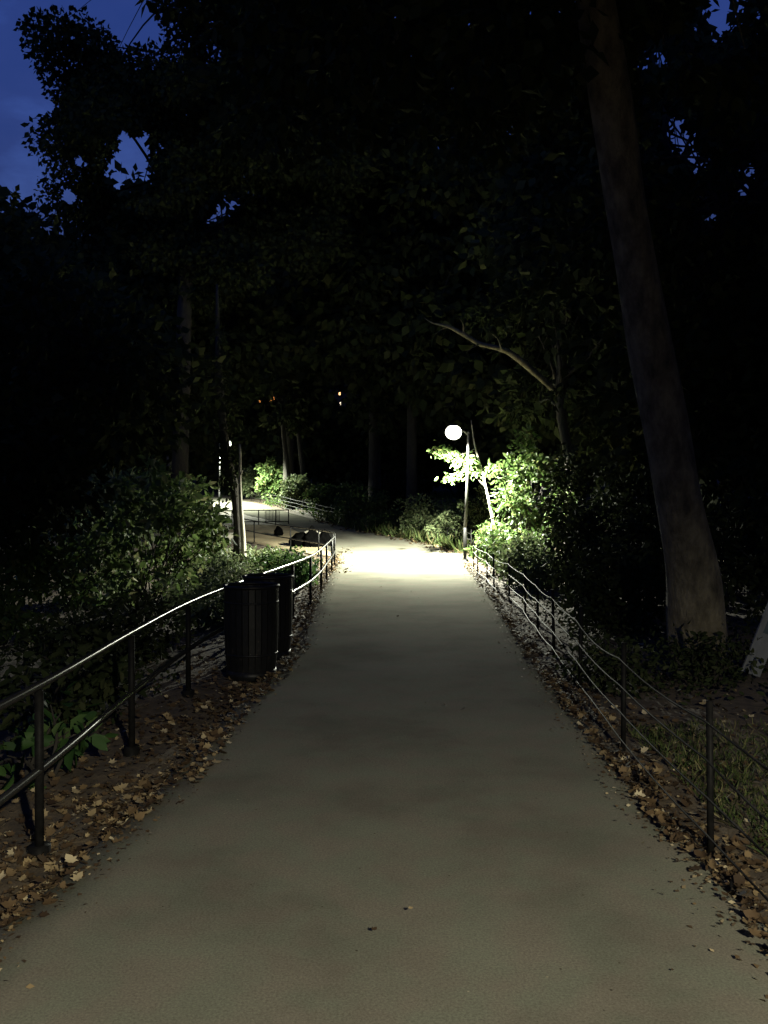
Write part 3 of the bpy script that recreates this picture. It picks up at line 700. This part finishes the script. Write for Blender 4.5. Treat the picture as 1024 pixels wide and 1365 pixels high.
# far bank
shrub('lit shrub at the bank behind the bright patch of path', 2.2, 30.6, .7, .6, 1.2, 45, 50, .12, 141, 'leafpale', SL)
shrub('wispy pale bush by the path bend left of the lamp', 1.35, 32.6, .7, .5, 1.5, 40, 40, .13, 142, 'leafpale', SL)
shrub('low grassy shrub in the middle of the far bank', .2, 35.2, .9, .6, .85, 40, 50, .12, 143, 'leaf', SL)
shrub('round dark shrub on the far bank', -1.0, 38.6, 1.1, .8, 1.7, 50, 55, .15, 144, 'leaf', SL)
shrub('dim shrub on the far bank right of the slim trunks', -2.6, 43.5, 1.1, .9, 1.6, 50, 50, .17, 145, 'leaf', SL)
shrub('lit shrub below the slim trunks', -4.6, 48.6, 1.1, .8, 1.9, 55, 55, .19, 146, 'leafpale', SL)
shrub('bright green shrub beside the far lit path', -6.5, 53.0, 1.2, .9, 2.6, 65, 55, .21, 147, 'leaf', SL)
shrub('brightest yellow green shrub at the far end of the path', -8.4, 57.0, 1.3, .9, 2.0, 60, 55, .21, 148, 'leafpale', SL)
shrub('dark round shrub in the woods right of the far path', .9, 41.5, 1.3, 1.0, 2.2, 55, 55, .18, 149, 'leafdark', SL)
shrub('dark shrub behind the lamp pole', 3.4, 29.0, 1.0, .8, 2.0, 55, 55, .14, 150, 'leafdark', SL)
for i, (x, y, h, lb_) in enumerate(((-22, 63, 6, 'tall dark thicket far left beyond the second lamp'), (-15.5, 66, 7, 'tall dark thicket behind the second lamp'), (-10.5, 62, 6.5, 'tall dark thicket above the lit far path'),
        (-6.3, 60, 6.5, 'tall dark thicket behind the pair of slim trunks'), (-2.2, 61, 7, 'tall dark thicket below the three warm lights'), (2, 60, 6.5, 'tall dark thicket straight behind the far bank'), (6.3, 58, 6.5, 'tall dark thicket far behind the lamp head'),
        (11, 56, 6.5, 'tall dark thicket far behind the right shrubs'), (17, 58, 7, 'tall dark thicket far behind the leaning tree'), (24, 56, 7, 'tall dark thicket at far right'))):
    shrub(lb_, x, y, 3.3, 1.8, h, 70, 60, .6, 300 + i, 'leafdark', 'tall thickets at the back of the woods', clump_r=(.7, 1.3), name='thicket', shape='quad')
# near left broad leaves
shrub('broad leaved weed between the first and second railing posts', -2.1, 5.3, .35, .5, .42, 12, 9, .12, 161, 'leaflime', SL, clump_r=(.1, .2))
shrub('broad leaved weed behind the first railing post', -2.4, 4.4, .45, .5, .50, 13, 9, .13, 162, 'leafdark', SL, clump_r=(.1, .22))
shrub('dim weeds behind the second railing post', -2.5, 6.7, .5, .6, .55, 24, 22, .10, 163, 'leafdark', SL, clump_r=(.1, .25))
shrub('dim weeds behind the third railing post', -2.8, 8.0, .5, .6, .6, 24, 24, .09, 164, 'leafdark', SL, clump_r=(.1, .25))

# ------------------------------------------------------------------ stuff on the ground
def litter(name, label, n, sampler, size, seed, tilt=.35):
    rng = np.random.default_rng(seed)
    xy, lift = sampler(rng, n)
    pt = np.sin(2.9 * xy[:, 0] + 1.1 * xy[:, 1]) * np.sin(3.7 * xy[:, 1] - 1.7 * xy[:, 0]) + .5 * np.sin(9 * xy[:, 0] + 4) * np.sin(8 * xy[:, 1])
    ok = rng.uniform(0, 1, len(xy)) < np.clip(.7 + .45 * pt, .35, 1)
    xy, lift = xy[ok], lift[ok]
    z = np.maximum(ground_z(xy[:, 0], xy[:, 1]), np.where(lift > .5, base_z(xy[:, 1]) + .004, -9)) + rng.uniform(.004, .03, len(xy))
    P = np.column_stack([xy, z])
    a = rng.uniform(0, 6.28, len(P))
    X = np.column_stack([np.cos(a), np.sin(a), rng.normal(size=len(P)) * tilt * .6]); X /= np.linalg.norm(X, axis=1)[:, None]
    up = np.tile(np.array([0, 0, 1.0]), (len(P), 1)) + rng.normal(size=(len(P), 3)) * tilt
    o = leaf_mesh(name, P, X, size * rng.uniform(.3, 1.5, len(P)), M['litter'], None, 'maple', roll=up, rng=rng)
    return tag(o, label, 'fallen leaves', None, 'stuff')

def edge_x(poly, y):
    p = np.array(poly); m = p[:, 1] < 29
    return np.interp(y, p[m][:, 1], p[m][:, 0])

def left_band(rng, n):
    y = 1.2 + 25 * rng.uniform(0, 1, n) ** 1.9
    d = rng.gamma(1.5, .36, n) - .10
    d = np.where((y > 5) & (y < 10), d - .10, d) * np.where(y > 12, .45, 1)
    x = edge_x(PL, y) - d
    return np.column_stack([x, y]), np.where(d < .02, 1.0, 0.0)
def right_band(rng, n):
    y = 1.6 + 22 * rng.uniform(0, 1, n) ** 1.7
    d = rng.gamma(1.3, .13, n) - .06
    far = rng.uniform(0, 1, n) < .35
    d = np.where(far, rng.uniform(.1, 1.6, n), d)
    x = edge_x(PR, y) + d
    return np.column_stack([x, y]), np.where(d < .02, 1.0, 0.0)
def far_band(rng, n):
    k = rng.uniform(0, 1, n)
    A = np.array([(2.35, 27.0), (1.1, 31.4), (-.9, 35.2), (-3.0, 40.2)])
    i = np.minimum((k * 3).astype(int), 2); f = k * 3 - i
    p = A[i] * (1 - f[:, None]) + A[i + 1] * f[:, None]
    return p + rng.normal(size=(n, 2)) * np.array([.22, .30]), np.ones(n)
def on_path(rng, n):
    y = rng.uniform(2, 26, n); x = rng.uniform(-1.1, 1.4, n)
    return np.column_stack([x, y]), np.ones(n)
def corner(rng, n):
    y = rng.uniform(20, 29, n); x = edge_x(PL, y) + np.abs(rng.normal(size=n)) * .22 - .05
    return np.column_stack([x, y]), np.ones(n)
litter('fallen_leaves', 'brown and tan fallen leaves strewn under the left railing', 16000, left_band, .043, 201, .3)
litter('fallen_leaves', 'yellowish fallen leaves along the right path edge under the wire fence', 11000, right_band, .043, 202, .3)
litter('fallen_leaves', 'golden fallen leaves along the far edge of the path bend', 700, far_band, .10, 203)
litter('fallen_leaves', 'scattered small leaves lying on the open path', 22, on_path, .03, 204, .15)
litter('fallen_leaves', 'leaves gathered on the path at the railing bend', 160, corner, .085, 205)

def crumbs(label, n, poly, side, seed):
    rng = np.random.default_rng(seed)
    y = 1.2 + 24 * rng.uniform(0, 1, n) ** 1.7
    d = rng.normal(size=n) * .11 + .05
    x = edge_x(poly, y) + side * d
    P = np.column_stack([x, y, np.maximum(ground_z(x, y), np.where(d < 0, base_z(y), -9)) + rng.uniform(.003, .012, n)])
    a = rng.uniform(0, 6.28, n)
    X = np.column_stack([np.cos(a), np.sin(a), rng.normal(size=n) * .15]); X /= np.linalg.norm(X, axis=1)[:, None]
    up = np.tile(np.array([0, 0, 1.0]), (n, 1)) + rng.normal(size=(n, 3)) * .2
    return tag(leaf_mesh('leaf_crumbs', P, X, .02 * rng.uniform(.3, 1.5, n) ** 1.3, M['litter'], None, 'quad', roll=up, rng=rng), label, 'leaf debris', None, 'stuff')
crumbs('crushed leaf bits and twigs along the left path edge', 9000, PL, -1, 221)
crumbs('crushed leaf bits and twigs along the right path edge', 9000, PR, 1, 222)

def cover(name, label, n, sampler, lsize, h, mat, seed, shape='oval', cat='ground cover', up=.5):
    rng = np.random.default_rng(seed)
    xy = sampler(rng, n); hz = np.abs(rng.normal(size=n)) * h
    P = np.column_stack([xy, ground_z(xy[:, 0], xy[:, 1]) + .01 + hz])
    X = rng.normal(size=(n, 3)); X[:, 2] = X[:, 2] * .4 + up; X /= np.linalg.norm(X, axis=1)[:, None]
    return tag(leaf_mesh(name, P, X, lsize * rng.uniform(.5, 1.4, n), M[mat], None, shape, rng=rng), label, cat, None, 'stuff')
def patches(rng, n, box, k, s):
    c = np.column_stack([rng.uniform(box[0], box[1], k), rng.uniform(box[2], box[3], k)])
    return c[rng.integers(0, k, n)] + rng.normal(size=(n, 2)) * s
def right_low(rng, n):
    p = patches(rng, n * 2, (2.2, 7.5, 6, 24), 120, .3); return p[p[:, 0] > edge_x(PR, p[:, 1]) + .42][:n]
def left_low(rng, n):
    p = patches(rng, n * 2, (-7.5, -1.6, 3, 25), 140, .3); return p[p[:, 0] < edge_x(PL, p[:, 1]) - .75][:n]
def back_low(rng, n):
    p = patches(rng, n * 2, (-7, 8, 27, 60), 170, .5)
    q = np.array(PR); m = q[:, 1] >= 27
    ex = np.interp(p[:, 1], q[m][:, 1], q[m][:, 0]); return p[p[:, 0] > ex + .45][:n]
def fit(f):
    def g(rng, n):
        p = f(rng, n)
        while len(p) < n: p = np.vstack([p, f(rng, n)])
        return p[:n]
    return g
cover('ground_cover', 'dim low weeds on the right bank behind the wire fence', 15000, fit(right_low), .055, .14, 'leafdark', 211)
cover('ground_cover', 'dim low weeds on the left slope beyond the railing', 13000, fit(left_low), .052, .12, 'leafdark', 212)
cover('ground_cover', 'low weeds on the far bank behind the path bend', 14000, fit(back_low), .15, .2, 'leaf', 213)
def gr_r(rng, n): return np.column_stack([1.75 + np.abs(rng.normal(size=n)) * .55, rng.uniform(2.4, 6.5, n)])
cover('grass', 'short grass behind the near right fence post', 4200, gr_r, .065, .004, 'grass', 214, 'blade', 'grass', 1.3)
def gr_f(rng, n):
    p = far_band(rng, n)[0]; return p + np.array([.45, .35])
cover('grass', 'tall pale grass along the far bank by the lamp', 2600, gr_f, .42, .01, 'grass', 215, 'blade', 'grass', 1.8)

# ------------------------------------------------------------------ render settings
S.render.engine = 'CYCLES'
S.cycles.max_bounces = 4; S.cycles.diffuse_bounces = 2; S.cycles.glossy_bounces = 2; S.cycles.transmission_bounces = 2
S.cycles.sample_clamp_indirect = 2.0
S.cycles.use_light_tree = True
try:
    S.cycles.use_denoising = True; S.cycles.denoiser = 'OPENIMAGEDENOISE'
except Exception: pass
S.view_settings.view_transform = 'Standard'; S.view_settings.look = 'None'
S.view_settings.exposure = 0; S.view_settings.gamma = 1
